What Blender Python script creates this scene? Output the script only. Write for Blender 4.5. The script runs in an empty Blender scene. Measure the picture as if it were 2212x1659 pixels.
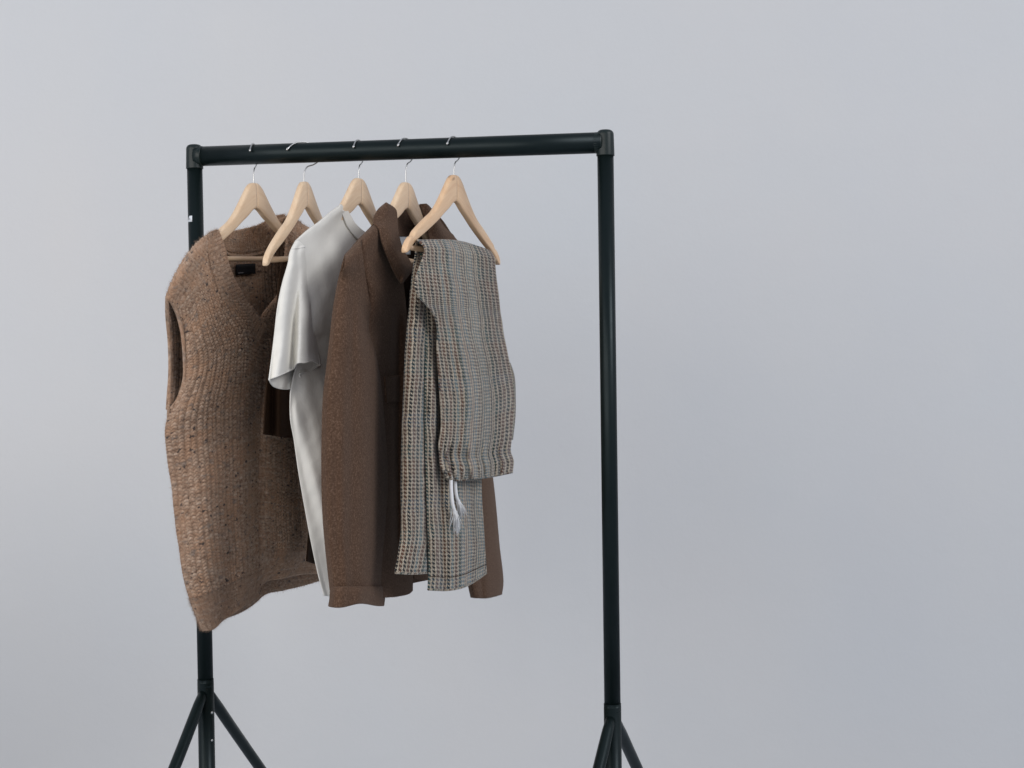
import bpy, bmesh, math, random
import numpy as np
from mathutils import Vector
random.seed(7); rng = np.random.default_rng(7)
R = math.radians
scene = bpy.context.scene
col = scene.collection

# ------------------------------------------------------------------ camera
F = 3200.0            # focal length in units of a 2212 px wide frame
CX, HY = 1106.0, 800.0
CAMZ = 1.12
cd = bpy.data.cameras.new('camera'); cam = bpy.data.objects.new('camera', cd); col.objects.link(cam)
cam.location = (0, 0, CAMZ); cam.rotation_euler = (R(90), 0, 0)
cd.sensor_width = 36.0; cd.lens = 36.0*F/2212.0
cd.shift_y = -(829.5-HY)/2212.0
cd.clip_start = 0.05; cd.clip_end = 60
cd.dof.use_dof = True; cd.dof.focus_distance = 2.5; cd.dof.aperture_fstop = 9.0
scene.camera = cam

# ------------------------------------------------------------------ light
W = bpy.data.worlds.new('World'); scene.world = W; W.use_nodes = True
bg = W.node_tree.nodes['Background']; bg.inputs[0].default_value = (0.73, 0.79, 0.95, 1); bg.inputs[1].default_value = 0.50
def area(name, loc, target, size, sizey, power, color):
    l = bpy.data.lights.new(name, 'AREA'); l.shape = 'RECTANGLE'; l.size = size; l.size_y = sizey
    l.energy = power; l.color = color
    o = bpy.data.objects.new(name, l); col.objects.link(o); o.location = loc
    o.rotation_euler = (Vector(target)-Vector(loc)).to_track_quat('-Z', 'Y').to_euler()
    return o
area('window_light', (5.9, -1.9, 5.2), (-0.1, 3.0, 1.2), 3.8, 3.4, 300, (0.98, 0.985, 1.0))
area('front_light', (-1.6, -1.9, 1.9), (-0.3, 3.0, 1.1), 2.6, 2.2, 58, (1.0, 0.95, 0.88))
area('side_fill_light', (-2.9, 0.6, 2.0), (-0.9, 3.6, 0.8), 2.2, 2.0, 40, (1.0, 0.96, 0.91))
vs = scene.view_settings; vs.view_transform = 'Standard'; vs.look = 'None'; vs.exposure = 0.0; vs.gamma = 1.0

# ------------------------------------------------------------------ materials
class NT:
    def __init__(s, name):
        s.m = bpy.data.materials.new(name); s.m.use_nodes = True
        s.t = s.m.node_tree; s.b = s.t.nodes['Principled BSDF']; s.uvn = None
    def n(s, typ, **kw):
        x = s.t.nodes.new(typ)
        for k, v in kw.items(): setattr(x, k, v)
        return x
    def link(s, a, b): s.t.links.new(a, b)
    def uv(s):
        if not s.uvn:
            s.uvn = s.n('ShaderNodeUVMap'); s.uvn.uv_map = 'uv'
        return s.uvn.outputs[0]
    def obj(s): return s.n('ShaderNodeTexCoord').outputs['Object']
    def mapping(s, v, scale=(1,1,1), rot=(0,0,0), loc=(0,0,0)):
        x = s.n('ShaderNodeMapping'); x.inputs['Scale'].default_value = scale
        x.inputs['Rotation'].default_value = rot; x.inputs['Location'].default_value = loc
        s.link(v, x.inputs[0]); return x.outputs[0]
    def noise(s, v, scale, detail=3, rough=.5, out=0):
        x = s.n('ShaderNodeTexNoise'); x.inputs['Scale'].default_value = scale
        x.inputs['Detail'].default_value = detail; x.inputs['Roughness'].default_value = rough
        s.link(v, x.inputs['Vector']); return x.outputs[out]
    def ramp(s, f, stops, interp='LINEAR'):
        x = s.n('ShaderNodeValToRGB'); x.color_ramp.interpolation = interp
        e = x.color_ramp.elements
        while len(e) < len(stops): e.new(0.5)
        for i, (p, c) in enumerate(stops):
            e[i].position = p
            e[i].color = (*c, 1) if isinstance(c, tuple) else (c, c, c, 1)
        s.link(f, x.inputs[0]); return x.outputs[0]
    def math(s, op, a, b=None, c=None):
        x = s.n('ShaderNodeMath', operation=op)
        for i, v in enumerate((a, b, c)):
            if v is None: continue
            if isinstance(v, (int, float)): x.inputs[i].default_value = v
            else: s.link(v, x.inputs[i])
        return x.outputs[0]
    def mix(s, f, a, b, mode='MIX'):
        x = s.n('ShaderNodeMix', data_type='RGBA', blend_type=mode)
        for i, v in ((0, f), (6, a), (7, b)):
            if isinstance(v, (int, float)): x.inputs[i].default_value = v
            elif isinstance(v, tuple): x.inputs[i].default_value = (*v, 1)
            else: s.link(v, x.inputs[i])
        return x.outputs[2]
    def sep(s, v):
        x = s.n('ShaderNodeSeparateXYZ'); s.link(v, x.inputs[0]); return x.outputs
    def bump(s, h, strength, dist, prev=None):
        x = s.n('ShaderNodeBump'); x.inputs['Strength'].default_value = strength; x.inputs['Distance'].default_value = dist
        s.link(h, x.inputs['Height'])
        if prev is not None: s.link(prev, x.inputs['Normal'])
        return x.outputs[0]
    def fin(s, color=None, rough=.6, normal=None, metal=0, spec=.5, sheen=0, sheen_rough=.5, sheen_tint=None):
        b = s.b
        if color is not None:
            if isinstance(color, tuple): b.inputs['Base Color'].default_value = (*color, 1)
            else: s.link(color, b.inputs['Base Color'])
        if isinstance(rough, (int, float)): b.inputs['Roughness'].default_value = rough
        else: s.link(rough, b.inputs['Roughness'])
        b.inputs['Metallic'].default_value = metal; b.inputs['Specular IOR Level'].default_value = spec
        b.inputs['Sheen Weight'].default_value = sheen; b.inputs['Sheen Roughness'].default_value = sheen_rough
        if sheen_tint: b.inputs['Sheen Tint'].default_value = (*sheen_tint, 1)
        if normal is not None: s.link(normal, b.inputs['Normal'])
        return s.m

def mat_wall():
    t = NT('plaster_wall'); o = t.obj()
    big = t.noise(o, 0.9, 3, .5); mid = t.noise(o, 6, 4, .6); fine = t.noise(o, 120, 3, .6)
    c = t.ramp(big, [(.3, (.665, .655, .643)), (.7, (.625, .640, .648))])
    st = t.noise(t.mapping(o, (1.6, 1, .35)), 1.0, 4, .55)
    c = t.mix(t.math('MULTIPLY', mid, .16), c, (.56, .57, .59))
    c = t.mix(t.math('MULTIPLY', t.ramp(st, [(.45, 0.0), (.7, 1.0)]), .24), c, (.60, .62, .65))
    nrm = t.bump(fine, .12, .002, t.bump(mid, .10, .02))
    return t.fin(c, .92, nrm, spec=.15)
def mat_floor():
    t = NT('floor_concrete'); o = t.obj()
    c = t.ramp(t.noise(o, 3, 5, .6), [(.3, (.30, .33, .37)), (.7, (.35, .38, .42))])
    return t.fin(c, .6)
def mat_tube():
    t = NT('black_powder_coat'); o = t.obj()
    n1 = t.noise(o, 900, 2, .5); n2 = t.noise(o, 14, 4, .6)
    r = t.ramp(n2, [(.35, .34), (.7, .46)])
    c = t.mix(n2, (.0030, .0062, .0062), (.0046, .0088, .0086))
    sc = t.ramp(t.noise(t.mapping(o, (60, 60, 9)), 1.0, 5, .75), [(.60, 0.0), (.72, 1.0)])
    r = t.math('ADD', t.math('MULTIPLY', sc, .12), r)
    t.b.inputs['Specular Tint'].default_value = (.80, .95, 1.0, 1)
    return t.fin(c, r, t.bump(n1, .06, .0005), spec=.25)
def mat_plastic():
    t = NT('black_plastic'); o = t.obj()
    c = t.mix(t.noise(o, 30, 3), (.0050, .0115, .0108), (.007, .015, .0140))
    return t.fin(c, .42, t.bump(t.noise(o, 700, 2), .08, .0005), spec=.36)
def mat_steel():
    t = NT('chromed_wire')
    return t.fin(t.mix(t.noise(t.obj(), 80, 2), (.50, .49, .47), (.62, .62, .61)), .33, metal=1)
def mat_wood(name, a, b):
    t = NT(name); uv = t.uv()
    st = t.mapping(uv, (14, 160, 1))
    g = t.noise(st, 1.0, 5, .7); big = t.noise(t.mapping(uv, (10, 25, 1)), 1.0, 2)
    pores = t.noise(t.mapping(uv, (120, 900, 1)), 1.0, 2)
    c = t.ramp(g, [(.32, b), (.62, a)])
    c = t.mix(t.math('MULTIPLY', big, .55), c, tuple(x*.84 for x in a))
    kn = t.n('ShaderNodeTexVoronoi'); kn.inputs['Scale'].default_value = 1.0
    t.link(t.mapping(uv, (9, 30, 1)), kn.inputs['Vector'])
    knot = t.ramp(kn.outputs['Distance'], [(.035, 1.0), (.09, 0.0)])
    c = t.mix(t.math('MULTIPLY', knot, .55), c, (.20, .10, .05))
    return t.fin(c, t.ramp(pores, [(.3, .38), (.7, .52)]), t.bump(g, .10, .0006), spec=.4)
def mat_knit(name, rib=False):
    t = NT(name); uv = t.uv()
    x, y, z = t.sep(uv)
    # melange yarn: colour changes along each wale (stretched cells), plus flecks
    yarn = t.noise(t.mapping(uv, (110, 190, 1)), 1.0, 3, .6)
    soft = t.noise(t.mapping(uv, (22, 22, 1)), 1.0, 3, .55)
    row = t.noise(t.mapping(uv, (9, 210, 1)), 1.0, 2, .5)
    c = t.ramp(yarn, [(.28, (.110, .064, .043)), (.45, (.290, .188, .128)), (.58, (.395, .275, .198)), (.74, (.53, .41, .325))])
    c = t.mix(t.math('MULTIPLY', t.ramp(soft, [(.42, 0.0), (.62, 1.0)]), .62), c, (.37, .215, .130))
    c = t.mix(t.math('MULTIPLY', t.ramp(row, [(.55, 0.0), (.70, 1.0)]), .55), c, (.45, .345, .265))
    gr = t.noise(t.mapping(uv, (60, 85, 1), loc=(3, 5, 0)), 1.0, 2, .5)
    c = t.mix(t.math('MULTIPLY', t.ramp(gr, [(.59, 0.0), (.68, 1.0)]), .6), c, (.155, .135, .120))
    fl = t.noise(t.mapping(uv, (85, 120, 1), loc=(11, 2, 0)), 1.0, 2, .6)
    c = t.mix(t.math('MULTIPLY', t.ramp(fl, [(.64, 0.0), (.68, 1.0)]), .9), c, (.028, .026, .030))
    fib = t.noise(t.mapping(uv, (900, 500, 1), rot=(0, 0, .6)), 1.0, 3, .7)
    c = t.mix(.35, c, t.ramp(fib, [(.3, .25), (.7, .85)]), 'OVERLAY')
    return t.fin(c, .95, t.bump(fib, .5, .0012), spec=.1, sheen=.35, sheen_rough=.6, sheen_tint=(.75, .6, .48))
def mat_cotton():
    t = NT('white_jersey'); uv = t.uv()
    slub = t.noise(t.mapping(uv, (160, 700, 1)), 1.0, 4, .6); wr = t.noise(t.mapping(uv, (16, 9, 1), rot=(0, 0, .5)), 1.0, 4, .6)
    c = t.mix(slub, (.765, .738, .67), (.81, .785, .725))
    cr = t.noise(t.obj(), 42, 5, .6)
    nrm = t.bump(slub, .2, .0006, t.bump(cr, .25, .003, t.bump(t.noise(t.obj(), 13, 4, .55), .28, .010)))
    return t.fin(c, 1.0, nrm, spec=.04, sheen=.05)
def mat_wool(name='brown_wool_felt', k=1.0):
    t = NT(name); uv = t.uv()
    a = t.noise(t.obj(), 330, 5, .72); b = t.noise(t.mapping(uv, (30, 18, 1)), 1.0, 4, .6)
    w = t.noise(t.mapping(uv, (9, 5, 1)), 1.0, 3, .5)
    c = t.ramp(a, [(.33, (.046*k, .0255*k, .016*k)), (.52, (.092*k, .052*k, .033*k)), (.76, (.22*k, .142*k, .098*k))])
    c = t.mix(t.math('MULTIPLY', b, .35), c, (.112*k, .064*k, .041*k))
    nrm = t.bump(a, .26, .0012, t.bump(w, .22, .008))
    return t.fin(c, .96, nrm, spec=.08, sheen=.14, sheen_rough=.55, sheen_tint=(.8, .66, .55))
def mat_dark():
    t = NT('dark_brown_cotton'); uv = t.uv()
    a = t.noise(t.mapping(uv, (500, 500, 1)), 1.0, 3, .6)
    c = t.mix(a, (.024, .013, .008), (.040, .023, .014))
    return t.fin(c, .9, t.bump(a, .3, .0008), spec=.04)
CU, CV = .0165, .0064     # size of one check across and along the cloth
def mat_tweed():
    t = NT('houndstooth_tweed'); uv = t.uv()
    wob = t.noise(t.mapping(uv, (60, 60, 1)), 1.0, 2)
    x, y, z = t.sep(uv)
    x = t.math('ADD', x, t.math('MULTIPLY', t.math('SUBTRACT', wob, .5), .0050))
    y = t.math('ADD', y, t.math('MULTIPLY', t.math('SUBTRACT', t.noise(t.mapping(uv, (45, 45, 1), loc=(4, 4, 0)), 1.0, 2), .5), .002))
    x = t.math('ADD', x, t.math('MULTIPLY', t.math('SUBTRACT', t.noise(t.mapping(uv, (9, 13, 1), loc=(7, 1, 0)), 1.0, 2), .5), .020))
    fx = t.math('DIVIDE', x, CU); fy = t.math('DIVIDE', y, CV)
    # bold 4-4 sections alternating with fine 2-2 sections in both directions (a glen check)
    big = t.math('FRACT', t.math('DIVIDE', fx, 16.0)); bigy = t.math('FRACT', t.math('DIVIDE', fy, 22.0))
    bold = t.math('LESS_THAN', big, .5625)
    fx2 = t.math('MULTIPLY', fx, t.math('SUBTRACT', 1.6, t.math('MULTIPLY', bold, .6)))
    ax = t.math('GREATER_THAN', t.math('FRACT', fx2), .48)
    by = t.math('GREATER_THAN', t.math('FRACT', fy), .49)
    tw = t.math('FRACT', t.math('ADD', t.math('MULTIPLY', fx, 2.0), t.math('MULTIPLY', fy, 1.0)))
    face = t.math('GREATER_THAN', tw, .58)
    BR, BK, TL, LB, PK = (.105, .046, .026), (.010, .012, .012), (.022, .052, .047), (.13, .175, .18), (.19, .13, .105)
    seq = [TL, BK, BR, BK, BR, BK, LB, BR, TL, (.10, .15, .17), PK, (.09, .15, .18), (.06, .05, .045), (.10, .14, .14), LB, BK]
    warp = t.ramp(big, [(k/16, c_) for k, c_ in enumerate(seq)], 'CONSTANT')
    weft = t.ramp(bigy, [(0.0, (.018, .018, .017)), (.30, (.070, .036, .024)), (.48, (.050, .085, .085)), (.65, (.08, .07, .06)), (.85, (.06, .09, .11))], 'CONSTANT')
    cream_w = t.ramp(t.noise(t.mapping(uv, (300, 60, 1)), 1.0, 2), [(.35, (.26, .20, .14)), (.65, (.48, .41, .32))])
    cream_f = t.ramp(t.noise(t.mapping(uv, (60, 300, 1)), 1.0, 2), [(.35, (.28, .24, .18)), (.65, (.49, .43, .34))])
    weft = t.mix(t.math('MULTIPLY', t.math('SUBTRACT', 1.0, bold), .42), weft, (.25, .225, .195))
    wc = t.mix(ax, cream_w, warp); fc = t.mix(by, cream_f, weft)
    c = t.mix(face, wc, fc)
    fib = t.noise(t.mapping(uv, (900, 900, 1)), 1.0, 3, .7)
    c = t.mix(.30, c, t.ramp(fib, [(.3, .2), (.7, .85)]), 'OVERLAY')
    hx = t.math('SINE', t.math('MULTIPLY', fx, 2*math.pi)); hy = t.math('SINE', t.math('MULTIPLY', fy, 2*math.pi))
    pk = t.noise(t.mapping(uv, (70, 26, 1)), 1.0, 3, .5)
    nrm = t.bump(t.math('ADD', hx, hy), .30, .0010, t.bump(pk, .45, .006, t.bump(fib, .4, .0006)))
    return t.fin(c, .95, nrm, spec=.1, sheen=.2, sheen_rough=.6)
def mat_plain(name, c, rough=.7, spec=.3):
    t = NT(name)
    cc = t.mix(t.noise(t.obj(), 260, 2), tuple(x*.88 for x in c), c)
    return t.fin(cc, rough, spec=spec)
M = dict(wall=mat_wall(), floor=mat_floor(), tube=mat_tube(), plastic=mat_plastic(), steel=mat_steel(),
         wood=mat_wood('beech_wood', (.88, .67, .46), (.76, .52, .32)), woodw=mat_wood('varnished_beech', (.88, .61, .38), (.74, .45, .25)), wood2=mat_wood('beech_wood_bar', (.60, .43, .28), (.47, .31, .19)),
         knit=mat_knit('melange_knit'), cotton=mat_cotton(), wool=mat_wool(), dark=mat_dark(), tweed=mat_tweed(),
         label=mat_plain('black_woven_label', (.012, .012, .014), .8), white=mat_plain('white_label', (.80, .84, .88), .6),
         cord=mat_plain('white_cotton_cord', (.90, .90, .90), .9, .1), print=mat_plain('grey_print', (.30, .30, .32)),
         fuzz=mat_plain('wool_fibre', (.36, .25, .18), .95, .05), fuzz2=mat_plain('felt_fibre', (.20, .135, .10), .95, .05),
         thread=mat_plain('seam_thread', (.50, .49, .46), .9, .1), darkthread=mat_plain('dark_thread', (.045, .028, .02), .9, .1))

# ------------------------------------------------------------------ helpers
def empty(name, loc, label, cat, group=None):
    o = bpy.data.objects.new(name, None); col.objects.link(o); o.location = loc; o.empty_display_size = .05
    o['label'] = label; o['category'] = cat
    if group: o['group'] = group
    return o
def link(name, me, mat, parent=None, label=None, smooth=True):
    o = bpy.data.objects.new(name, me); col.objects.link(o)
    if mat: me.materials.append(mat)
    if smooth: me.polygons.foreach_set('use_smooth', [True]*len(me.polygons))
    if parent:
        o.parent = parent; o.matrix_parent_inverse.identity()
        o.location = -Vector(parent.location) if parent.parent is None else (0, 0, 0)
    if label: o['label'] = label
    return o
def mesh_raw(verts, faces, uvs=None):
    me = bpy.data.meshes.new('mesh'); me.from_pydata([tuple(v) for v in verts], [], faces)
    lay = me.uv_layers.new(name='uv')
    if uvs is not None:
        idx = np.empty(len(me.loops), dtype=np.int32); me.loops.foreach_get('vertex_index', idx)
        lay.data.foreach_set('uv', np.asarray(uvs, dtype=np.float32)[idx].ravel())
    me.update(); return me
def grid_mesh(P, UV, wrap=False):
    nr, nc = P.shape[:2]
    me = bpy.data.meshes.new('mesh')
    nce = nc if wrap else nc-1
    me.vertices.add(nr*nc); me.vertices.foreach_set('co', P.reshape(-1).astype(np.float32))
    i, j = np.meshgrid(np.arange(nr-1), np.arange(nce), indexing='ij'); j2 = (j+1) % nc
    q = np.stack([i*nc+j, (i+1)*nc+j, (i+1)*nc+j2, i*nc+j2], -1).reshape(-1, 4)
    me.loops.add(q.size); me.loops.foreach_set('vertex_index', q.ravel().astype(np.int32))
    me.polygons.add(len(q)); me.polygons.foreach_set('loop_start', np.arange(0, q.size, 4, dtype=np.int32))
    lay = me.uv_layers.new(name='uv')
    u = UV.reshape(-1, 2)[q.ravel()].astype(np.float32)
    lay.data.foreach_set('uv', u.ravel())
    me.update(calc_edges=True); me.validate(); return me
def spline(t, P, tq):
    """cubic Hermite through P (n,...) at parameters t"""
    n = len(t); P = np.asarray(P, float)
    m = np.zeros_like(P)
    for i in range(n):
        if n == 2: m[i] = (P[1]-P[0])/(t[1]-t[0]); continue
        if i == 0: m[i] = (P[1]-P[0])/(t[1]-t[0])
        elif i == n-1: m[i] = (P[-1]-P[-2])/(t[-1]-t[-2])
        else: m[i] = ((P[i+1]-P[i])*(t[i]-t[i-1])/(t[i+1]-t[i]) + (P[i]-P[i-1])*(t[i+1]-t[i])/(t[i]-t[i-1]))/(t[i+1]-t[i-1])
    k = np.clip(np.searchsorted(t, tq, side='right')-1, 0, n-2)
    h = (t[k+1]-t[k]); s = (tq-t[k])/h
    sh = (-1,)+(1,)*(P.ndim-1); s = s.reshape(sh); h = h.reshape(sh)
    return ((2*s**3-3*s**2+1)*P[k] + (s**3-2*s**2+s)*h*m[k] + (-2*s**3+3*s**2)*P[k+1] + (s**3-s**2)*h*m[k+1])
def resample(pts, n, fr=None):
    p = np.array([(a[0], a[1], a[2] if len(a) > 2 else 0.0) for a in pts], float)
    d = np.r_[0, np.cumsum(np.maximum(np.hypot(*(p[1:, :2]-p[:-1, :2]).T), 1e-3))]; d /= d[-1]
    return spline(d, p, np.linspace(0, 1, n) if fr is None else fr)
class Frame:
    """a vertical plane hung under the rail: O on the rail, yaw a; d runs to the far side, n towards the viewer's right"""
    def __init__(s, px, py, depth, a):
        s.O = np.array([(px-CX)/F*depth, depth, CAMZ+(HY-py)/F*depth]); s.a = R(a)
        s.d = np.array([math.sin(s.a), math.cos(s.a), 0]); s.n = np.array([math.cos(s.a), -math.sin(s.a), 0])
    def pt(s, px, py, w):
        rx = (px-CX)/F; rz = (HY-py)/F
        t = (w + s.n@np.array([s.O[0], s.O[1], 0]))/(s.n[0]*rx + s.n[1])
        return np.stack([rx*t, t*np.ones_like(rx), CAMZ+rz*t], -1)
    def loc(s, u, w, z): return s.O + s.d*u + s.n*w + np.array([0, 0, z])
def net(fr, rows, nr, nc, w=None, fold=None, ctrl=24, jitter=None):
    """rows of (px,py,w_mm) -> (nr,nc,3) world grid; w optional per-row default list of 'base' and 'bulge'"""
    C = np.array([resample(r, ctrl) for r in rows])
    if w is not None:
        s = np.linspace(0, 1, ctrl)
        for i, ww in enumerate(w):
            base, bulge = ww[0], ww[1]; tilt = ww[2] if len(ww) > 2 else 0
            C[i, :, 2] += base + tilt*s + bulge*np.sin(np.pi*s)**.7
    dr = np.r_[0, np.cumsum(np.linalg.norm(C[1:, :, :2]-C[:-1, :, :2], axis=2).mean(1))]; dr /= dr[-1]
    G = spline(dr, C, np.linspace(0, 1, nr))
    G = np.swapaxes(spline(np.linspace(0, 1, ctrl), np.swapaxes(G, 0, 1), np.linspace(0, 1, nc)), 0, 1)
    if fold is not None:
        S, T = np.meshgrid(np.linspace(0, 1, nc), np.linspace(0, 1, nr))
        G[:, :, 2] += fold(S, T, G[:, :, 0], G[:, :, 1])
    return fr.pt(G[:, :, 0], G[:, :, 1], G[:, :, 2]/1000.0)
def metric_uv(P, u0=0, v0=0):
    du = np.linalg.norm(P[:, 1:]-P[:, :-1], axis=2).mean(0); dv = np.linalg.norm(P[1:]-P[:-1], axis=2).mean(1)
    U = u0+np.r_[0, np.cumsum(du)]; V = v0+np.r_[0, np.cumsum(dv)]
    return np.stack(np.meshgrid(U, -V), -1)
def normals(P):
    a = np.gradient(P, axis=1); b = np.gradient(P, axis=0)
    n = np.cross(b, a); return n/np.maximum(np.linalg.norm(n, axis=2, keepdims=True), 1e-9)
def sm(x, a, b):
    t = np.clip((x-a)/(b-a), 0, 1); return t*t*(3-2*t)
def ridge(x, c, wd): return np.exp(-((x-c)/wd)**2)
def wob(x, y, seed, f1=1.0):
    r = np.random.default_rng(seed); o = 0
    for k in range(5):
        a, b, p = r.uniform(-1, 1), r.uniform(-1, 1), r.uniform(0, 6.28)
        o = o + np.sin((a*x+b*y)*f1*(1+.6*k)+p)/(1+.6*k)
    return o/2.5
def sheet(name, P, mat, parent, th=.002, UV=None, label=None, sub=False):
    if UV is None: UV = metric_uv(P)
    o = link(name, grid_mesh(P, UV), mat, parent, label)
    if th:
        s = o.modifiers.new('thickness', 'SOLIDIFY'); s.thickness = th; s.offset = 0
    return o
def tube_pts(pts, r, seg=12, closed_ends=True):
    pts = [np.array(p, float) for p in pts]; n = len(pts); rs = r if hasattr(r, '__len__') else [r]*n
    V = []; UV = []; T0 = pts[1]-pts[0]; T0 /= np.linalg.norm(T0)
    up = np.array([0, 0, 1.]) if abs(T0[2]) < .9 else np.array([1., 0, 0])
    N = np.cross(T0, up); N /= np.linalg.norm(N); L = 0
    for i, p in enumerate(pts):
        T = pts[min(i+1, n-1)]-pts[max(i-1, 0)]; T /= np.linalg.norm(T)
        N = N - T*(N@T); N /= np.linalg.norm(N); B = np.cross(T, N)
        if i: L += np.linalg.norm(p-pts[i-1])
        for k in range(seg):
            th = 2*math.pi*k/seg
            V.append(p+rs[i]*(math.cos(th)*N+math.sin(th)*B)); UV.append((L, k/seg*2*math.pi*rs[i]))
    Fc = [(i*seg+k, i*seg+(k+1) % seg, (i+1)*seg+(k+1) % seg, (i+1)*seg+k) for i in range(n-1) for k in range(seg)]
    if closed_ends: Fc += [tuple(range(seg))[::-1], tuple((n-1)*seg+k for k in range(seg))]
    return V, Fc, UV
def tube(name, pts, r, mat, parent, seg=12, label=None):
    V, Fc, UV = tube_pts(pts, r, seg); return link(name, mesh_raw(V, Fc, UV), mat, parent, label)
def spl3(pts, n):
    p = np.array(pts, float); d = np.r_[0, np.cumsum(np.linalg.norm(p[1:]-p[:-1], axis=1))]
    return spline(d, p, np.linspace(0, d[-1], n))
def fuzz(name, grids, count, mat, parent, lmin, lmax, wid=.00022, edge=.25):
    V = []; per = count//len(grids)
    for P in grids:
        Nn = normals(P); nr, nc = P.shape[:2]
        i = rng.integers(0, nr, per); j = rng.integers(0, nc, per)
        k = int(per*edge); e = rng.integers(0, 3, k)
        j[:k] = np.where(e == 0, 0, j[:k]); i[:k] = np.where(e == 1, nr-1, i[:k]); i[:k] = np.where(e == 2, 0, i[:k])
        sgf = 1 if ((Nn*(np.array([0, 0, CAMZ])-P)).sum(-1)).mean() > 0 else -1
        p = P[i, j]; nn = sgf*Nn[i, j]*np.where(rng.random(per) < .85, 1, -1)[:, None]
        ddir = nn*rng.uniform(.3, 1, (per, 1)) + rng.normal(0, .8, (per, 3)); ddir /= np.linalg.norm(ddir, axis=1, keepdims=True)
        L = rng.uniform(lmin, lmax, (per, 1)); s = np.cross(ddir, rng.normal(0, 1, (per, 3))); s /= np.linalg.norm(s, axis=1, keepdims=True)
        bend = rng.normal(0, .25, (per, 3))*L
        mid = p+ddir*L*.55; tip = p+ddir*L+bend
        V.append(np.stack([p-s*wid, p+s*wid, mid+s*wid*.7, mid-s*wid*.7, tip], 1))
    V = np.concatenate(V).reshape(-1, 3); n = len(V)//5
    Fc = []
    for q in range(n):
        b = q*5; Fc.append((b, b+1, b+2, b+3)); Fc.append((b+3, b+2, b+4))
    o = link(name, mesh_raw(V, Fc), mat, parent); o['kind'] = 'stuff'; return o
def px3(px, py, depth): return np.array([(px-CX)/F*depth, depth, CAMZ+(HY-py)/F*depth])

# ------------------------------------------------------------------ setting
def box_sheet(name, x0, x1, y0, y1, z0, z1, mat):
    V = [(x0,y0,z0),(x1,y0,z0),(x1,y1,z0),(x0,y1,z0),(x0,y0,z1),(x1,y0,z1),(x1,y1,z1),(x0,y1,z1)]
    Fc = [(0,3,2,1),(4,5,6,7),(0,1,5,4),(1,2,6,5),(2,3,7,6),(3,0,4,7)]
    o = link(name, mesh_raw(V, Fc), mat, smooth=False); o['kind'] = 'structure'; return o
box_sheet('wall', -6, 6, 3.8, 4.0, 0, 4.2, M['wall'])
box_sheet('floor', -6, 6, -2, 3.8, -.2, 0, M['floor'])

# ------------------------------------------------------------------ rack
DL, DR = 2.693, 2.507
Lt, Rt = px3(425, 338, DL), px3(1306, 308, DR)
rack = empty('clothes_rack', (float((Lt[0]+Rt[0])/2), float((Lt[1]+Rt[1])/2), 0), 'black tubular metal clothes rail on splayed legs carrying five wooden hangers', 'clothes rack')
ax = (Rt-Lt)/np.linalg.norm(Rt-Lt)
tube('rail', [Lt+ax*.004, Lt+ax*.2, Rt-ax*.2, Rt-ax*.004], .0178, M['tube'], rack, 40)
dperp = np.array([-ax[1], ax[0], 0])
def capped(c0, c1, r, rtop, name, mat, seg=32):
    """tube with a rounded top end"""
    T = (c1-c0)/np.linalg.norm(c1-c0); pts = [c0]; rs = [r*1.03]
    pts.append(c0+T*.001); rs.append(r*1.03)
    top = c1-T*.008; pts.append(top); rs.append(rtop)
    for k in range(1, 7):
        a = k/6*math.pi/2; pts.append(top+T*.008*math.sin(a)); rs.append(rtop-.008*(1-math.cos(a)))
    return tube(name, pts, rs, mat, rack, seg)
for rk_side, (top, botx, boty, D) in enumerate(((px3(420, 338, DL), 444, 1472, DL), (px3(1307.5, 308, DR), 1323, 1525, DR))):
    bot = px3(botx, boty, D); T = (top-bot)/np.linalg.norm(top-bot)
    tube('post', [bot, bot*.5+top*.5, top-T*.01], .0139, M['tube'], rack, 32)
    capped(top-T*.0225, top+T*.0215, .0150, .0146, 'end_cap', M['plastic'])
    sgn = 1 if rk_side == 0 else -1
    tube('socket', [top+ax*sgn*.004, top+ax*sgn*.0165, top+ax*sgn*.0180], [.0180, .0181, .0175], M['plastic'], rack, 32)
    # clamp ring, lower tube and the two splayed legs
    base = np.array([bot[0]+(bot[0]-top[0])*.45, bot[1], 0.02])
    tube('lower_tube', [bot+(base-bot)*.002, base], .0148, M['tube'], rack, 32)
    tube('collar', [bot+T*.001, bot+T*.0045, bot-T*.0085, bot-T*.010], [.0140, .0147, .0148, .0146], M['tube'], rack, 32)
    for sg, (lyaw, spread) in zip((-1, 1), (((16, 1.0), (12.5, 1.2)), ((22, .97), (17, 1.36)))[rk_side]):
        st = bot+np.array([0, 0, -.014]); dd = sg*np.array([math.sin(R(lyaw)), math.cos(R(lyaw)), 0])
        en = st+dd*st[2]*spread+np.array([0, 0, -(st[2]-.012)])
        L = [st+dd*.002, st+dd*.009+np.array([0, 0, -.006]), st+(en-st)*.1, st+(en-st)*.5, en]
        lg = tube('leg', spl3(L, 24), [.0085, .0095]+[.0102]*22, M['tube'], rack, 24)
    # spring pins on the lower tube
    dn = np.array([0, 0, -1.0])
    for k, zz in enumerate((-.055, -.105)):
        c = bot+np.array([0, 0, zz]); e = np.array([.85, -.5, 0]); e /= np.linalg.norm(e)
        if rk_side == 0: tube('spring_pin', [c+e*.0138, c+e*.0160, c+e*.0168], [.0028, .0026, .0012], M['steel'], rack, 12)
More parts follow.
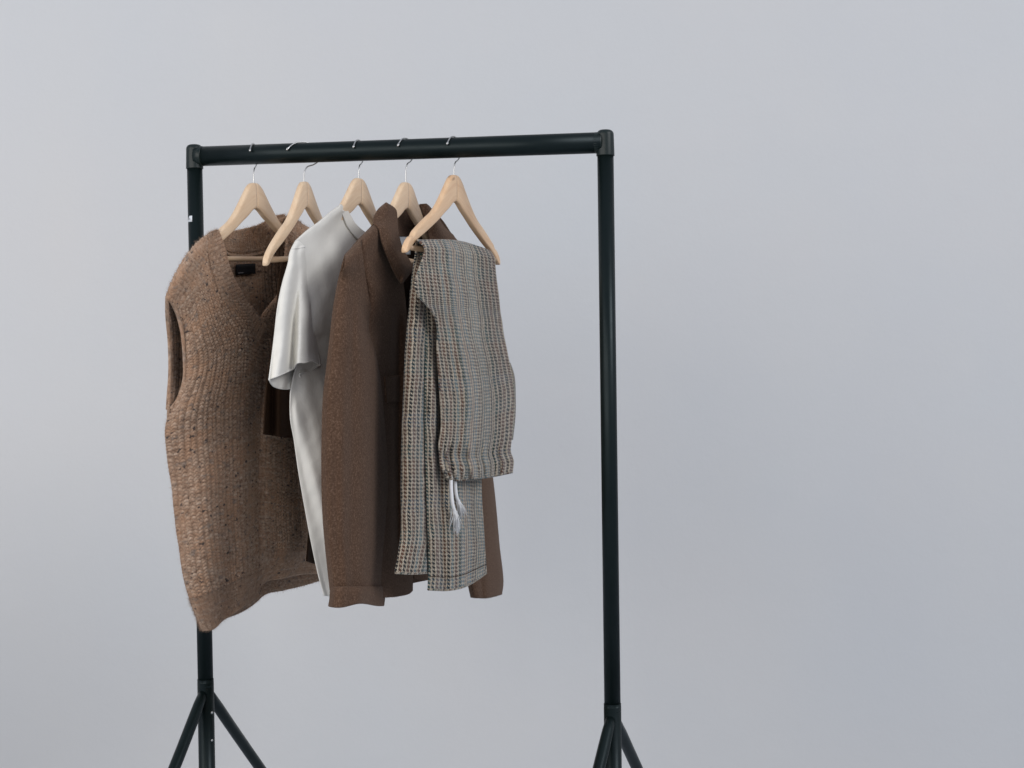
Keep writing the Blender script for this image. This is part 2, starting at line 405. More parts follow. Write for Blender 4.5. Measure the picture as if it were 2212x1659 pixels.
# care sticker on the left post
pc = px3(421, 474, DL)
def sticker():
    Vs = []; Fc = []; r = .01425
    n = 7; z0 = pc[2]-.0055; z1 = pc[2]+.0055
    c = px3(423.6, 474, DL)
    for i in range(n):
        a = R(190+i*(62/(n-1)))
        for z in (z0, z1): Vs.append((c[0]+r*math.cos(a), c[1]+r*math.sin(a), z))
    for i in range(n-1): Fc.append((i*2, i*2+2, i*2+3, i*2+1))
    o = link('sticker', mesh_raw(Vs, Fc), M['white'], rack, 'small white sticker on the post')
    s = o.modifiers.new('t', 'SOLIDIFY'); s.thickness = .0003; s.offset = 0
    Vs = []; Fc = []
    for j, (h0, h1) in enumerate(((-.0016, -.0004), (.0004, .0016))):
        b = len(Vs)
        for i in range(5):
            a = R(205+i*8)
            for z in (pc[2]+h0, pc[2]+h1): Vs.append((c[0]+(r+.0003)*math.cos(a), c[1]+(r+.0003)*math.sin(a), z))
        for i in range(4): Fc.append((b+i*2, b+i*2+2, b+i*2+3, b+i*2+1))
    link('print', mesh_raw(Vs, Fc), M['print'], o)
sticker()

# ------------------------------------------------------------------ hangers
topc = [(0, 0), (.012, -.0012), (.024, -.0075), (.037, -.0195), (.052, -.034), (.070, -.0505), (.095, -.069), (.125, -.083), (.160, -.100), (.190, -.1165), (.206, -.128), (.215, -.138)]
botc = [(0, -.0455), (.012, -.049), (.03, -.059), (.055, -.071), (.08, -.0835), (.11, -.097), (.14, -.110), (.17, -.1225), (.195, -.136), (.207, -.1445), (.215, -.1470)]
def prof(tab, u):
    p = np.array(tab); return float(spline(p[:, 0], p[:, 1:], np.array([u]))[0, 0])
def hanger(px, apex_y, a, label, hook_yaw=None, notch=False, curve=0.0, bar=True, tilt=0.0):
    # depth of the rail under this pixel
    X0, Y0 = Lt[0], Lt[1]; k = (Rt[1]-Lt[1])/(Rt[0]-Lt[0])
    D = (Y0-k*X0)/(1-k*(px-CX)/F)
    fr = Frame(px, 320, D, a); railz = Lt[2]+(Rt[2]-Lt[2])*((px-CX)/F*D-Lt[0])/(Rt[0]-Lt[0])
    fr.O[2] = CAMZ+(HY-apex_y)/F*D
    ct, st_ = math.cos(R(tilt)), math.sin(R(tilt))
    def LOC(u, w, z): return fr.loc(u*ct-z*st_, w, z*ct+u*st_)
    t = empty('wooden_hanger', tuple(fr.O), label, 'clothes hanger', 'wooden hangers on the rail')
    seg = 20
    for sg in (-1, 1):
        us = np.r_[0.0002, np.linspace(.006, .215, 46)]
        V = []; UV = []; L = 0
        for i, u in enumerate(us):
            zt, zb = prof(topc, u), prof(botc, u)
            if notch: zt -= .0045*math.exp(-((u-.186)/.0045)**2)
            wc = curve*(u/.215)**2; hh = (zt-zb)/2; zc = (zt+zb)/2
            th = .0062-.0008*sm(u, .1, .215)
            if i == len(us)-1: hh *= .86; th *= .8
            if i: L += .005
            for q in range(seg):
                an = 2*math.pi*q/seg; c, s_ = math.cos(an), math.sin(an)
                e = .42
                ww = th*np.sign(c)*abs(c)**e; zz = hh*np.sign(s_)*abs(s_)**e
                V.append(LOC(sg*u, wc+ww, zc+zz)); UV.append((L+(.3 if sg > 0 else 0)+px*.01, .3*zc+zz+.6*ww))
        Fc = [(i*seg+q, i*seg+(q+1) % seg, (i+1)*seg+(q+1) % seg, (i+1)*seg+q) for i in range(len(us)-1) for q in range(seg)]
        Fc += [tuple(range(seg))[::-1], tuple((len(us)-1)*seg+q for q in range(seg))]
        if sg < 0: Fc = [f[::-1] for f in Fc]
        o = link('arm', mesh_raw(V, Fc, UV), M['woodw' if notch else 'wood'], t)
    if bar:
        zb = -.1365; b = curve*.88
        tube('trouser_bar', [LOC(-.203, b, zb), LOC(-.1, b, zb), LOC(.1, b, zb), LOC(.203, b, zb)], .0047, M['wood2'], t, 20)
    # hook
    hy = R(hook_yaw if hook_yaw is not None else a); hd = np.array([math.sin(hy), math.cos(hy), 0])
    rz = railz-fr.O[2]; base = np.array([fr.O[0], fr.O[1], fr.O[2]])
    def H(u, z): return base+hd*u+np.array([0, 0, z])
    hp = [(0, -.006), (0, .008), (0.0005, rz-.034), (.0035, rz-.0255), (.0125, rz-.0195), (.0222, rz-.005), (.0190, rz+.0090), (.0110, rz+.0164), (0, rz+.0193), (-.0112, rz+.0163), (-.0180, rz+.0092), (-.0224, rz+.0022)]
    ob = 1/math.cos(hy-R(14.3))     # the rail is crossed at a slant, so the loop is that much wider
    pts = spl3([H(u*ob, z) for u, z in hp], 70)
    rs = [.00115]*70; rs[-4:] = [.0014, .0021, .0021, .0011]
    tube('hook', pts, rs, M['steel'], t, 12)
    return fr, t
H1, _ = hanger(548, 395, 17, 'wooden hanger inside the brown knitted vest, nearest the left post', 8, tilt=4)
H2, _ = hanger(657, 392, 10.5, 'second wooden hanger from the left, its bare arm crossing the vest collar', 62, tilt=5)
H3, _ = hanger(775, 385, 17, 'wooden hanger inside the white t-shirt', 20, curve=0)
H4, _ = hanger(877, 394, 17, 'wooden hanger inside the brown wool jacket', 34)
H5, _ = hanger(981, 378, 20, 'wooden hanger with notched arms holding the checked trousers on its bar', 30, notch=True, tilt=1.2)

def sub_frame(H, a):
    f = Frame(0, 0, 1, a); f.O = H.O.copy(); return f

def cap(rows, w=9, dy=4, taper=False):
    # close the top of a shoulder over the hanger arm: the edge at w=0, then a rounded step out to w
    r0 = rows[0]
    k = [min(1, 1.6*i/(len(r0)-1)) if taper else 1 for i in range(len(r0))]
    a = [(p[0], p[1]+dy*.25, w*.7*q+(p[2] if len(p) > 2 else 0)) for p, q in zip(r0, k)]; b = [(p[0], p[1]+dy, w*q+(p[2] if len(p) > 2 else 0)) for p, q in zip(r0, k)]
    return [r0, a, b]+rows[1:]
# ------------------------------------------------------------------ knitted vest
FV = sub_frame(H1, 18.5)
vest = empty('knitted_vest', tuple(H1.O+np.array([0, 0, -.14])), 'chunky brown melange v-neck knitted vest hanging at the left end of the rail', 'vest')
side = [(361,638),(377,662),(391,704),(398,765),(398,818),(384,864),(361,912),(362,972),(374.5,1070),(388,1180),(403.5,1268),(437,1359)]
cen = [(466,498),(476,525),(490,580),(516,634),(558,688),(564,760),(563,825),(561,900),(557,1000),(554,1110),(555,1210),(546,1291)]
mids = {0: [(378,600),(402,558),(430,524)], 11: [(456,1357),(478,1338),(510,1316)]}
near_rows = [[side[i]]+mids.get(i, [])+[cen[i]] for i in range(12)]
wn = [(0,0),(0,7),(0,11),(3,12,6),(2,14,12),(2,20,20),(3,22,28),(2,24,34),(0,26,38),(0,28,38),(0,28,36),(0,26,34),(0,24,30),(0,22,26)]
def vest_fold(S, T, X, Y):
    k = sm(Y, 760, 1250)
    o = -16*ridge(X, 548+0*Y, 16)*sm(Y, 830, 960) + 9*ridge(X, 520, 24)*sm(Y, 860, 1050)
    o += 4*np.sin(X*.045+Y*.006)*k + 5*ridge(X, 430+(Y-900)*.06, 26)*k + 2.0*wob(X, Y, 3, .03)
    return o*sm(S, 0, .08)
def vest_far_fold(S, T, X, Y):
    o = -16*ridge(X, 548, 16)*sm(Y, 830, 960) + 4*np.sin(X*.05+1)*sm(Y, 900, 1200) + 2*wob(X, Y, 4, .03)
    o += 5*np.sin((X+.2*Y)*.075)*sm(Y, 1050, 1200)
    return o
def knit_h(U, V, P=.0125, Q=.0072, amp=.0022, ribonly=False):
    """relief of a half-cardigan knit: rounded wales built of slanted loops"""
    fu = (U/P) % 1.0; a = np.abs(fu-.5)*2
    wale = np.sqrt(np.clip(1-(a*.97)**2, 0, 1))
    if ribonly:
        return amp*(wale + .22*np.cos(2*np.pi*(V/Q + (.5-a)*.9)))
    loop = .5+.5*np.cos(2*np.pi*(V/Q + .75*a + .5*np.floor(U/P)))
    return amp*(.45*wale + .70*loop*wale - .35*(1-wale) + .20*np.cos(np.pi*U/P))
def knit(name, P, UV, parent, sgn=1, ribonly=False, amp=.0030, Pp=.0098, Q=.0060, seed=1, swap=False, label=None, edge=False):
    U, V = UV[..., 0], UV[..., 1]
    if swap: U, V = V, U
    jig = .0015*wob(U*60, V*60, seed, 1.0); jig2 = .0010*wob(U*90, V*70, seed+9, 1.3)
    am = 1+.25*wob(U*40, V*40, seed+5, 1.5)
    h = knit_h(U+jig, V+jig2, Pp, Q, amp, ribonly)*am
    if edge:
        S, T = np.meshgrid(np.linspace(0, 1, P.shape[1]), np.linspace(0, 1, P.shape[0]))
        h = h*(.5+.5*sm(T, .05, .2))*(.6+.4*sm(S, .03, .2))
    P2 = P+sgn*normals(P)*h[..., None]
    return sheet(name, P2, M['knit'], parent, .0035, UV, label), P2
NRv = 560
PN = net(FV, cap(near_rows, 0), NRv, 250, wn, vest_fold)
sgnN = 1 if (normals(PN)@FV.n).mean() > 0 else -1
UVn = metric_uv(PN)
cut = int(NRv*.915)
_, g1 = knit('front_panel', PN[:cut+1], UVn[:cut+1], vest, sgnN, seed=1, amp=.0037, edge=True)
_, g2 = knit('hem_band', PN[cut:], UVn[cut:], vest, sgnN, True, .0018, .0095, seed=2)
far_r0 = [(618,466),(638,480),(662,494),(700,528),(722,566)]
far_c = [(617,500),(614,556),(604,628),(560,690)]+cen[5:]
far_e = [(724,600),(722,650),(718,705),(712,770),(712,830),(716,890),(716,960),(714,1050),(712,1140),(708,1210)]
far_rows = [far_r0, [far_c[0],(724,590)], [far_c[1],(724,640)], [far_c[2],(720,700)], [far_c[3],(716,770)]]
far_rows += [[c, (714, e)] for c, e in zip(cen[5:11], (830, 890, 950, 1035, 1130, 1200))]
far_rows += [[(546,1291),(557,1268),(572,1254),(608,1247),(645,1239),(684,1236),(720,1232)]]
wf = [(0,0),(0,7),(0,11),(10,10,-8),(14,16,-14),(24,14,-24),(31,10,-31),(36,6,-36),(38,6,-38),(38,6,-38),(36,8,-36),(34,8,-34),(30,10,-30),(26,10,-26)]
PF = net(FV, cap(far_rows, 0), NRv, 150, wf, vest_far_fold)
UVf = metric_uv(PF, UVn[0, -1, 0])
_, g3 = knit('front_panel', PF[:cut+1], UVf[:cut+1], vest, sgnN, seed=1, amp=.0037)
_, g4 = knit('hem_band', PF[cut:], UVf[cut:], vest, sgnN, True, .0018, .0095, seed=2)
# back panel, seen through the neck and the armhole
bt = [(362,638),(378,600),(402,558),(430,524),(466,500),(497,515),(527,510),(560,500),(592,486),(618,466),(662,494),(722,566)]
back_rows = [[(a[0], a[1], w_) for a, w_ in zip(bt, (0,0,0,0,0,-24,-34,-34,-24,0,0,0))],
    [(360,670,-8),(430,590,-20),(480,560,-30),(540,560,-42),(600,550,-30),(724,620,-4)],
    [(366,740,-22),(540,700,-44),(722,720,-8)], [(367,810,-24),(540,780,-44),(716,790,-6)], [(363,860,-10),(540,850,-42),(714,850,-4)],
    [(361,882,-3),(540,880,-41),(714,875,-3)], [(361,912,0),(540,930,-40),(716,900,0)], [(362,972,0),(540,980,-38),(714,960,0)], [(374.5,1070,0),(540,1080,-34),(714,1040,0)],
    [(388,1180,0),(540,1170,-30),(714,1140,0)], [(403.5,1268,0),(470,1265,-18),(540,1240,-22),(620,1222,-14),(708,1210,0)],
    [(437,1359,0),(478,1339,-10),(518,1323,-16),(550,1302,-16),(568,1286,-12),(608,1276,-8),(650,1266,-8),(690,1254,-4),(722,1246,0)]]
PB = net(FV, back_rows, 420, 330, None, lambda S, T, X, Y: 2*wob(X, Y, 8, .03))
UVb = metric_uv(PB); cb = int(420*.91)
_, g5 = knit('back_panel', PB[:cb+1], UVb[:cb+1], vest, sgnN, seed=4)
_, g6 = knit('hem_band', PB[cb:], UVb[cb:], vest, sgnN, True, .0018, .0095, seed=5)
# neckbands: near side of the V, far side, and back of the neck
def band(name, fr, rows, nr, nc, seed, swap=True, pp=.0072, fold=None, amp=.0022):
    P = net(fr, rows, nr, nc, None, fold); UV = metric_uv(P)
    s = 1 if (normals(P)@fr.n).mean() > 0 else -1
    return knit(name, P+s*normals(P)*.0015, UV, vest, s, True, amp, pp, .006, seed, swap)[1]
nb = [[(448,508,3),(467,499,2)], [(446,540,14),(478,526,12)], [(456,592,22),(492,580,18)], [(478,650,30),(517,633,26)],
      [(515,708,36),(544,674,34)], [(552,744,40),(568,702,38)]]
g7 = band('neckband', FV, nb, 260, 30, 6)
nbf = [[(618,466,3),(646,482,3)], [(616,500,12),(655,520,10)], [(614,556,17),(650,575,15)], [(604,628,26),(630,650,24)], [(566,690,32),(592,722,32)]]
g8 = band('neckband', FV, nbf, 220, 30, 7)
nbb = [[(468,500,-4),(484,503,-18),(499,500,-26),(527,494,-33),(553,487,-34),(580,474,-28),(600,465,-16),(617,463,-2)],
       [(474,524,-4),(490,542,-22),(510,545,-34),(540,543,-38),(575,534,-34),(600,524,-20),(618,506,-4)]]
nbb2 = [nbb[0], [tuple((np.array(a)+np.array(b))/2) for a, b in zip(*nbb)], nbb[1]]
PBB = net(FV, nbb2, 40, 240); g9 = knit('neckband', PBB, metric_uv(PBB), vest, 1, True, .0016, .0085, .006, 8)[1]
# rolled seam under the back neckband
seam = net(FV, [[(476,526,-4),(490,545,-21),(510,549,-33),(540,548,-37),(575,539,-33),(600,528,-18)], [(476,533,-4),(490,552,-21),(510,556,-33),(540,555,-37),(575,546,-33),(600,535,-18)]], 2, 60)
tube('neck_seam', (seam[0]+seam[1])/2+FV.n*.002, .0028, M['knit'], vest, 10)
# armhole edging
arm = FV.pt(*np.array(resample([(363,641),(377,664),(391,706),(398,765),(398,818),(385,862),(369,884)], 90)).T[:2], np.interp(np.linspace(0, 1, 90), [0, .3, .7, 1], [.002, .006, .006, .002]))
tube('armhole_edge', arm, .0030, M['knit'], vest, 10)
arm2 = FV.pt(*np.array(resample([(361,640),(360.5,670),(366,740),(367,810),(363.5,860),(362,884)], 90)).T[:2], np.interp(np.linspace(0, 1, 90), [0, .15, .4, .7, 1], [0, -.008, -.022, -.022, -.008]))
tube('armhole_edge', arm2, .0030, M['knit'], vest, 10)
# woven label under the neckband
lab = net(FV, [[(510,571,-30),(551,569,-30)], [(511,594,-30),(552,591,-30)]], 4, 8)
lo = sheet('neck_label', lab, M['label'], vest, .0008, label='black woven brand label')
pr = net(FV, [[(514,589.2,-28.6),(526,588.4,-28.6)], [(514,590.4,-28.6),(526,589.6,-28.6)]], 2, 4)
o = sheet('label_print', pr, M['print'], lo, 0)
tube('hem_edge', PN[-1]+FV.n*.001, .0032, M['knit'], vest, 10); tube('hem_edge', PF[-1]+FV.n*.001, .0032, M['knit'], vest, 10)
fuzz('fuzz', [g1, g2, g3, g4, g5, g6, g7, g8, g9, g1, g2], 120000, M['fuzz'], vest, .003, .0085, .00013, .14)

# ------------------------------------------------------------------ dark trousers on the second hanger
FD = sub_frame(H2, 13)
dk = empty('folded_trousers', tuple(H2.O+np.array([0, 0, -.14])), 'dark brown trousers folded over a hanger bar, almost hidden between vest and t-shirt', 'trousers')
def dfold(S, T, X, Y): return 7*np.sin(X*.11+.004*Y)+3*np.sin(X*.21+1)
PD = net(FD, [[(613,560,0),(700,566,0)], [(604,590,8),(710,590,8)], [(597,666,10),(715,666,10)], [(590,730,10),(715,730,10)], [(576,830,10),(712,830,10)], [(569,938,10),(626,946,10),(712,950,10)]], 120, 90, None, dfold)
sheet('trouser_front', PD, M['dark'], dk, .0022)
PD2 = net(FD, [[(613,560,0),(700,566,0)], [(620,620,-8),(712,600,-8)], [(632,760,-10),(715,740,-10)], [(642,950,-10),(715,950,-10)], [(668,1100,-10),(716,1100,-10)], [(662,1212,-10),(680,1218,-10),(716,1218,-10)]], 140, 60, None, dfold)
sheet('trouser_back', PD2, M['dark'], dk, .0022)

# ------------------------------------------------------------------ t-shirt
FT = sub_frame(H3, 17)
ts = empty('t_shirt', tuple(H3.O+np.array([0, 0, -.06])), 'off-white short-sleeved cotton t-shirt between the knitted vest and the wool jacket', 't-shirt')
tb = [
 [(640,519,0),(662,499,0),(690,478,0),(716,456,0),(736,442,0)],
 [(655,556,8),(690,528,9),(722,498,8),(751,458,2)],
 [(659,600,8),(700,568,16),(738,528,16),(764,482,8)],
 [(663,650,10),(712,628,20),(756,580,22),(788,504,14)],
 [(667,705,12),(720,690,22),(780,650,24),(835,522,20)],
 [(664,740,8),(735,745,20),(862,700,24)],
 [(640,790,2),(735,796,20),(862,790,26)],
 [(628,842,-4),(700,850,24),(862,850,34)],
 [(627,900,-6),(700,900,28),(862,900,38)],
 [(635,950,-8),(700,955,30),(862,960,40)],
 [(645,1020,-8),(700,1030,28),(862,1030,40)],
 [(659,1100,-8),(710,1110,26),(862,1110,38)],
 [(674,1180,-8),(720,1190,22),(862,1180,34)],
 [(689,1248,-8),(730,1250,16),(862,1230,28)],
 [(700,1287,-6),(730,1289,10),(800,1280,18),(862,1264,22)]]
def tfold(S, T, X, Y):
    o = 2.5*ridge(X+.22*(Y-700), 690, 20)*sm(Y, 560, 700)*(1-sm(Y, 1000, 1200)) - 3*ridge(X+.03*(Y-700), 722, 22)*sm(Y, 540, 640)
    o += 1.0*np.sin((X*1.0+.55*Y)*.085)*sm(Y, 560, 640)*(1-sm(Y, 760, 900))+.6*np.sin((X*1.4-.4*Y)*.12)
    o += 2.5*ridge(X-.28*(Y-900), 640, 13)*sm(Y, 840, 900)*(1-sm(Y, 1080, 1200)) + 1.0*np.sin((X-.25*Y)*.09)*sm(Y, 800, 900)*(1-sm(Y, 1200, 1280))
    return (.6*o+.5*wob(X, Y, 21, .04)+.35*wob(X, Y*.7, 22, .13))*sm(S, 0, .06)
PT = net(FT, cap(tb, 9, 8, True), 240, 110, None, tfold)
sheet('body_panel', PT, M['cotton'], ts, .0016)
tbk = [[(x, y, (-w_-4 if i < 7 else w_-(0 if q == 0 else 22)) if i else -w_) for q, (x, y, w_) in enumerate(row)] for i, row in enumerate(tb)]
for i in range(1, 5): tbk[i][-1] = (tbk[i][-1][0]+4, tbk[i][-1][1]+48, -14)
tbk[0][-1] = (736,443,-1)
PTb = net(FT, cap(tbk, -8), 160, 60)
sheet('body_panel', PTb, M['cotton'], ts, .0016)
# far half, hidden behind the jacket from the photograph's side
tf = [[(850,455,0),(880,480,0),(915,520,0),(930,560,0)], [(850,500,12),(930,600,0)], [(862,600,24),(930,680,0)], [(862,800,24),(930,800,0)], [(862,1000,20),(930,1000,0)], [(862,1264,10),(895,1259,6),(926,1250,0)]]
sheet('body_panel', net(FT, tf, 120, 40), M['cotton'], ts, .0016)
# neck rib
nr_ = [[(734,441,1),(750,457,4),(764,481,10),(789,503,16),(812,514,18),(836,518,20)], [(729,447,4),(741,473,6),(749,491,10),(771,517,16),(800,532,20),(832,538,22)]]
rb = net(FT, nr_, 16, 90)
rb = rb + FT.n*.0016
sheet('neck_rib', rb, M['cotton'], ts, .0018)
tube('seam', rb[-1]+FT.n*.0006, .0007, M['thread'], ts, 6)
# sleeve: outer layer with a pleat, inner layer hanging lower
sl = [
 [(640,519,1),(646,520,5),(651,524,8),(656,529,9),(659,534,9)],
 [(630,536,3),(638,535,8),(645,535,9),(652,534,12),(657.5,534,12)],
 [(622,570,4),(632,570,12),(643,570,13),(652,570,15),(660,568,12)],
 [(610,612,6),(624,612,16),(641,610,14),(653,612,20),(665,612,10)],
 [(600,662,8),(618,662,20),(638,662,13),(648,662,26),(658,662,26),(671,660,13)],
 [(593,722,8),(613,722,23),(636,720,13),(644,720,31),(658,720,32),(679,718,15)],
 [(587,772,8),(608,772,26),(633,768,13),(642,762,34),(660,762,36),(687,762,17)],
 [(581,819,8),(600,812,26),(622,802,14),(634,796,14),(642,784,33),(658,783,38),(674,780,36),(692,787,18)]]
sl = [[(x, y, w_*(.72 if q < 4 else .8)) for q, (x, y, w_) in enumerate(r_)] for r_ in sl]
PS = net(FT, sl, 150, 90, None, lambda S, T, X, Y: 1.0*wob(X, Y, 31, .06)+.5*wob(X, Y*.6, 32, .16), ctrl=30)
sh = int(150*.93)
sheet('sleeve', PS, M['cotton'], ts, .0016)
sl2 = [
 [(639,519,1),(648,521,0),(657,532,3)],
 [(630,536,2),(645,535,-2),(658,534,3)],
 [(622,570,2),(641,570,-6),(660,568,4)],
 [(610,612,4),(637,612,-10),(665,612,8)],
 [(600,662,6),(634,662,-12),(671,660,11)],
 [(593,722,6),(632,722,-12),(679,718,13)],
 [(587,772,6),(630,772,-12),(687,762,15)],
 [(581,819,8),(590,833,0),(606,839,-6),(629,838,-8),(644,828,-4),(650,819,2),(647,809,6),(668,802,10),(692,787,18)]]
PS2 = net(FT, sl2, 120, 70, None, lambda S, T, X, Y: 2.0*np.sin(X*.35+.1*Y)*sm(Y, 800, 830)*np.sin(np.pi*S))
sheet('sleeve', PS2, M['cotton'], ts, .0016)
tube('sleeve_hem', np.r_[PS[-1]], .0013, M['cotton'], ts, 8)
tube('sleeve_hem', PS2[-1], .0013, M['cotton'], ts, 8)
tube('seam', PS[int(150*.055), :, :]+FT.n*.0007, .0007, M['thread'], ts, 6)

# ------------------------------------------------------------------ wool jacket
FJ = sub_frame(H4, 18.5)
jk = empty('wool_jacket', tuple(H4.O+np.array([0, 0, -.06])), 'brown felted wool jacket with pointed collar and turned-up cuff', 'jacket')
jb = [
 [(762,535,-4),(776,519,0),(794,499,0),(820,476,0)],
 [(778,600,-5),(785,572,14),(815,548,14),(844,524,8)],
 [(782,655,-2),(804,642,16),(840,622,18),(868,606,12)],
 [(760,760,8),(815,757,10),(850,752,8),(880,745,6)],
 [(765,900,6),(820,895,2),(855,893,0),(888,890,2)],
 [(768,1050,6),(822,1050,0),(858,1046,-2),(892,1046,2)],
 [(770,1180,6),(828,1178,6),(862,1176,6),(892,1172,4)],
 [(772,1296,6),(828,1291,12),(862,1288,12),(885,1281,8),(890,1276,4)]]
def jfold(S, T, X, Y):
    o = -8*ridge(X, 858, 10)*sm(Y, 640, 720)*(1-sm(Y, 1150, 1250))
    return o+1.6*wob(X, Y, 41, .03)
PJ = net(FJ, cap(jb, 10, taper=True), 220, 90, None, jfold)
sheet('front_panel', PJ, M['wool'], jk, .0032)
jf = [
 [(936,464,0),(958,491,0),(979,511,0),(994,529,0),(1014,562,0)],
 [(925,520,8),(1022,610,0)], [(893,600,6),(1026,690,0)], [(890,760,0),(1030,760,0)], [(893,900,-4),(1032,900,-4)],
 [(895,1080,-6),(1030,1080,-4)], [(892,1250,-8),(915,1253,-8),(945,1254,-8),(1028,1236,0)]]
PJF = net(FJ, cap(jf, 10), 200, 90, None, lambda S, T, X, Y: 1.5*wob(X, Y, 42, .03))
sheet('front_panel', PJF, M['wool'], jk, .0032)
jbk = [
 [(748,552,0),(772,521,0),(794,499,0),(820,476,0),(850,482,-26),(885,486,-32),(915,478,-20),(936,464,0),(979,511,0),(1014,562,0)],
 [(752,600,-6),(800,570,-18),(880,545,-36),(950,540,-20),(1022,610,-2)],
 [(756,680,-8),(880,640,-36),(1026,690,-4)], [(762,800,-8),(880,800,-34),(1030,800,-6)], [(766,950,-8),(880,950,-30),(1032,950,-8)],
 [(768,1100,-8),(880,1100,-26),(1030,1100,-8)], [(772,1290,0),(880,1262,-18),(940,1250,-16),(1028,1234,0)]]
PJB = net(FJ, jbk, 200, 120, None, lambda S, T, X, Y: 1.5*wob(X, Y, 43, .03))
sheet('back_panel', PJB, M['wool'], jk, .0032)
# near sleeve: a full tube in two halves
jl = [(746,551),(731,610),(722,660),(715,720),(707,790),(700,850),(697,920),(696,1000),(697,1080),(702,1160),(708,1220),(714,1274)]
jr = [(780,516),(790,606),(798,655),(808,720),(818,790),(828,870),(834,960),(838,1050),(836,1120),(831,1200),(829,1240),(829,1270)]
jfw = [9, 13, 20, 25, 28, 30, 31, 31, 31, 31, 31, 31]
front = []; backr = []
for i, (l, r) in enumerate(zip(jl, jr)):
    b = jfw[i]; wl = -4 if i > 1 else 0; wr = [0, 6, 12, 8, 4, 0, -2, -4, -4, -2, 0, 0][i]
    n_ = 13; fp = []; bp = []
    for k in range(n_):
        s = k/(n_-1); x = l[0]+(r[0]-l[0])*s; y = l[1]+(r[1]-l[1])*s
        prf = (max(0, math.sin(math.pi*s)))**.6
        if i < 4:
            bt, kk = ((0, 0), (15.5, .05), (21, .32), (27, .66))[i]; wf_ = bt*math.sin(math.pi/2*min(1, s/.45))**.7*(1-kk*float(sm(np.array(s), .55, 1.0)))
        else: wf_ = wl+(wr-wl)*s+b*prf
        fp.append((x, y, wf_)); bp.append((x, y, wl+(wr-wl)*s-(.35*b)*prf))
    front.append(fp); backr.append(bp)
def slf(S, T, X, Y):
    o = 3.0*ridge(S, .70-.06*T, .12)*sm(T, .05, .25) - 2.5*ridge(S, .50-.10*T, .09)*sm(T, .15, .35)*(1-.4*sm(T, .7, 1)) + 2.5*ridge(S, .34-.06*T, .07)*sm(T, .3, .6)
    o += -1.5*ridge(S, .22, .09)*sm(T, .55, .8) + 3*wob(X*.6, Y*.4, 44, .035)
    return o*np.sin(np.pi*S)**.5
PSJ = net(FJ, cap(front, 10), 260, 110, None, slf, ctrl=36)
PSK = net(FJ, backr, 160, 60, None, None, ctrl=36)
sheet('sleeve', PSJ, M['wool'], jk, .0032)
sheet('sleeve', PSK, M['wool'], jk, .0032)
# turned-up cuff
cf = []; cbk = []
cl = [(716,1270),(715,1282),(714,1296),(712,1307)]; cr = [(830,1268),(829.5,1280),(829,1292),(827.5,1303)]
for i, (l, r) in enumerate(zip(cl, cr)):
    fp = []; bp = []
    for k in range(15):
        s = k/14; x = l[0]+(r[0]-l[0])*s; y = l[1]+(r[1]-l[1])*s
        y += 3.5*math.sin(s*2*math.pi*1.25+.2)*(i/3)
        prf = (max(0, math.sin(math.pi*s)))**.6
        fp.append((x, y, -1+38*prf+(3 if i else 0))); bp.append((x, y, -6-12*prf))
    cf.append(fp); cbk.append(bp)
PC = net(FJ, cf, 30, 110, None, lambda S, T, X, Y: 2.0*np.sin(S*14)*np.sin(np.pi*S), ctrl=36)
sheet('cuff', PC, M['wool'], jk, .0045)
sheet('cuff', net(FJ, cbk, 20, 60, None, None, ctrl=36), M['wool'], jk, .0045)
tube('cuff_edge', PC[-1], .0024, M['wool'], jk, 10)
tube('cuff_edge', PC[0], .0020, M['wool'], jk, 10)
# far sleeve
fl = [(1000,545),(1006,640),(1010,760),(1012,900),(1012,1000),(1011,1100),(1010,1200),(1012,1262),(1018,1290)]
frr = [(1018,566),(1034,640),(1044,760),(1052,900),(1060,1000),(1069,1080),(1078,1180),(1086,1262),(1083,1284)]
ff = []; fb = []
for i, (l, r) in enumerate(zip(fl, frr)):
    fp = []; bp = []; b = [4, 14, 22, 26, 26, 26, 26, 24, 22][i]
    for k in range(11):
        s = k/10; x = l[0]+(r[0]-l[0])*s; y = l[1]+(r[1]-l[1])*s
        if i == 8: y += 5*math.sin(math.pi*s)
        prf = math.sin(math.pi*s)**.6 if 0 < s < 1 else 0
        fp.append((x, y, b*prf)); bp.append((x, y, -b*.6*prf))
    ff.append(fp); fb.append(bp)
PFS = net(FJ, ff, 160, 60, None, lambda S, T, X, Y: -3*ridge(S, .35, .1)*np.sin(np.pi*S)+1.5*wob(X, Y, 45, .03)*np.sin(np.pi*S), ctrl=30)
sheet('sleeve', PFS, M['wool'], jk, .0032)
sheet('sleeve', net(FJ, fb, 100, 40, None, None, ctrl=30), M['wool'], jk, .0032)
# collar leaf, back of the collar and far leaf
cl_l = [(834,440,4),(819,453,6),(808,478,8),(819,493,20),(826,522,26),(839,556,30),(856,594,32),(866,609,32)]
cl_r = [(834.5,440,4),(851,451,6),(856,470,10),(858,497,16),(868,537,22),(885,567,24),(889,582,25),(868,611,31)]
crow = []
for l, r in zip(cl_l, cl_r):
    m = ((l[0]+r[0])/2, (l[1]+r[1])/2, (l[2]+r[2])/2+7); crow.append([l, m, r])
PCo = net(FJ, crow, 110, 40, None, None, ctrl=14)
sheet('collar', PCo, M['wool'], jk, .0042)
tube('collar_edge', PCo[:, 0], .0022, M['wool'], jk, 8); tube('collar_edge', PCo[:, -1], .0022, M['wool'], jk, 8)
cbr = [[(834,441,2),(846,442,-14),(866,445,-28),(888,446,-30),(905,443,-18),(920,441,0)],
       [(836,470,2),(850,474,-16),(868,476,-30),(888,478,-33),(910,474,-22),(930,466,2)],
       [(846,506,8),(856,509,-10),(868,511,-28),(888,513,-32),(912,515,-22),(938,506,6)]]
PCb = net(FJ, cbr, 50, 80)
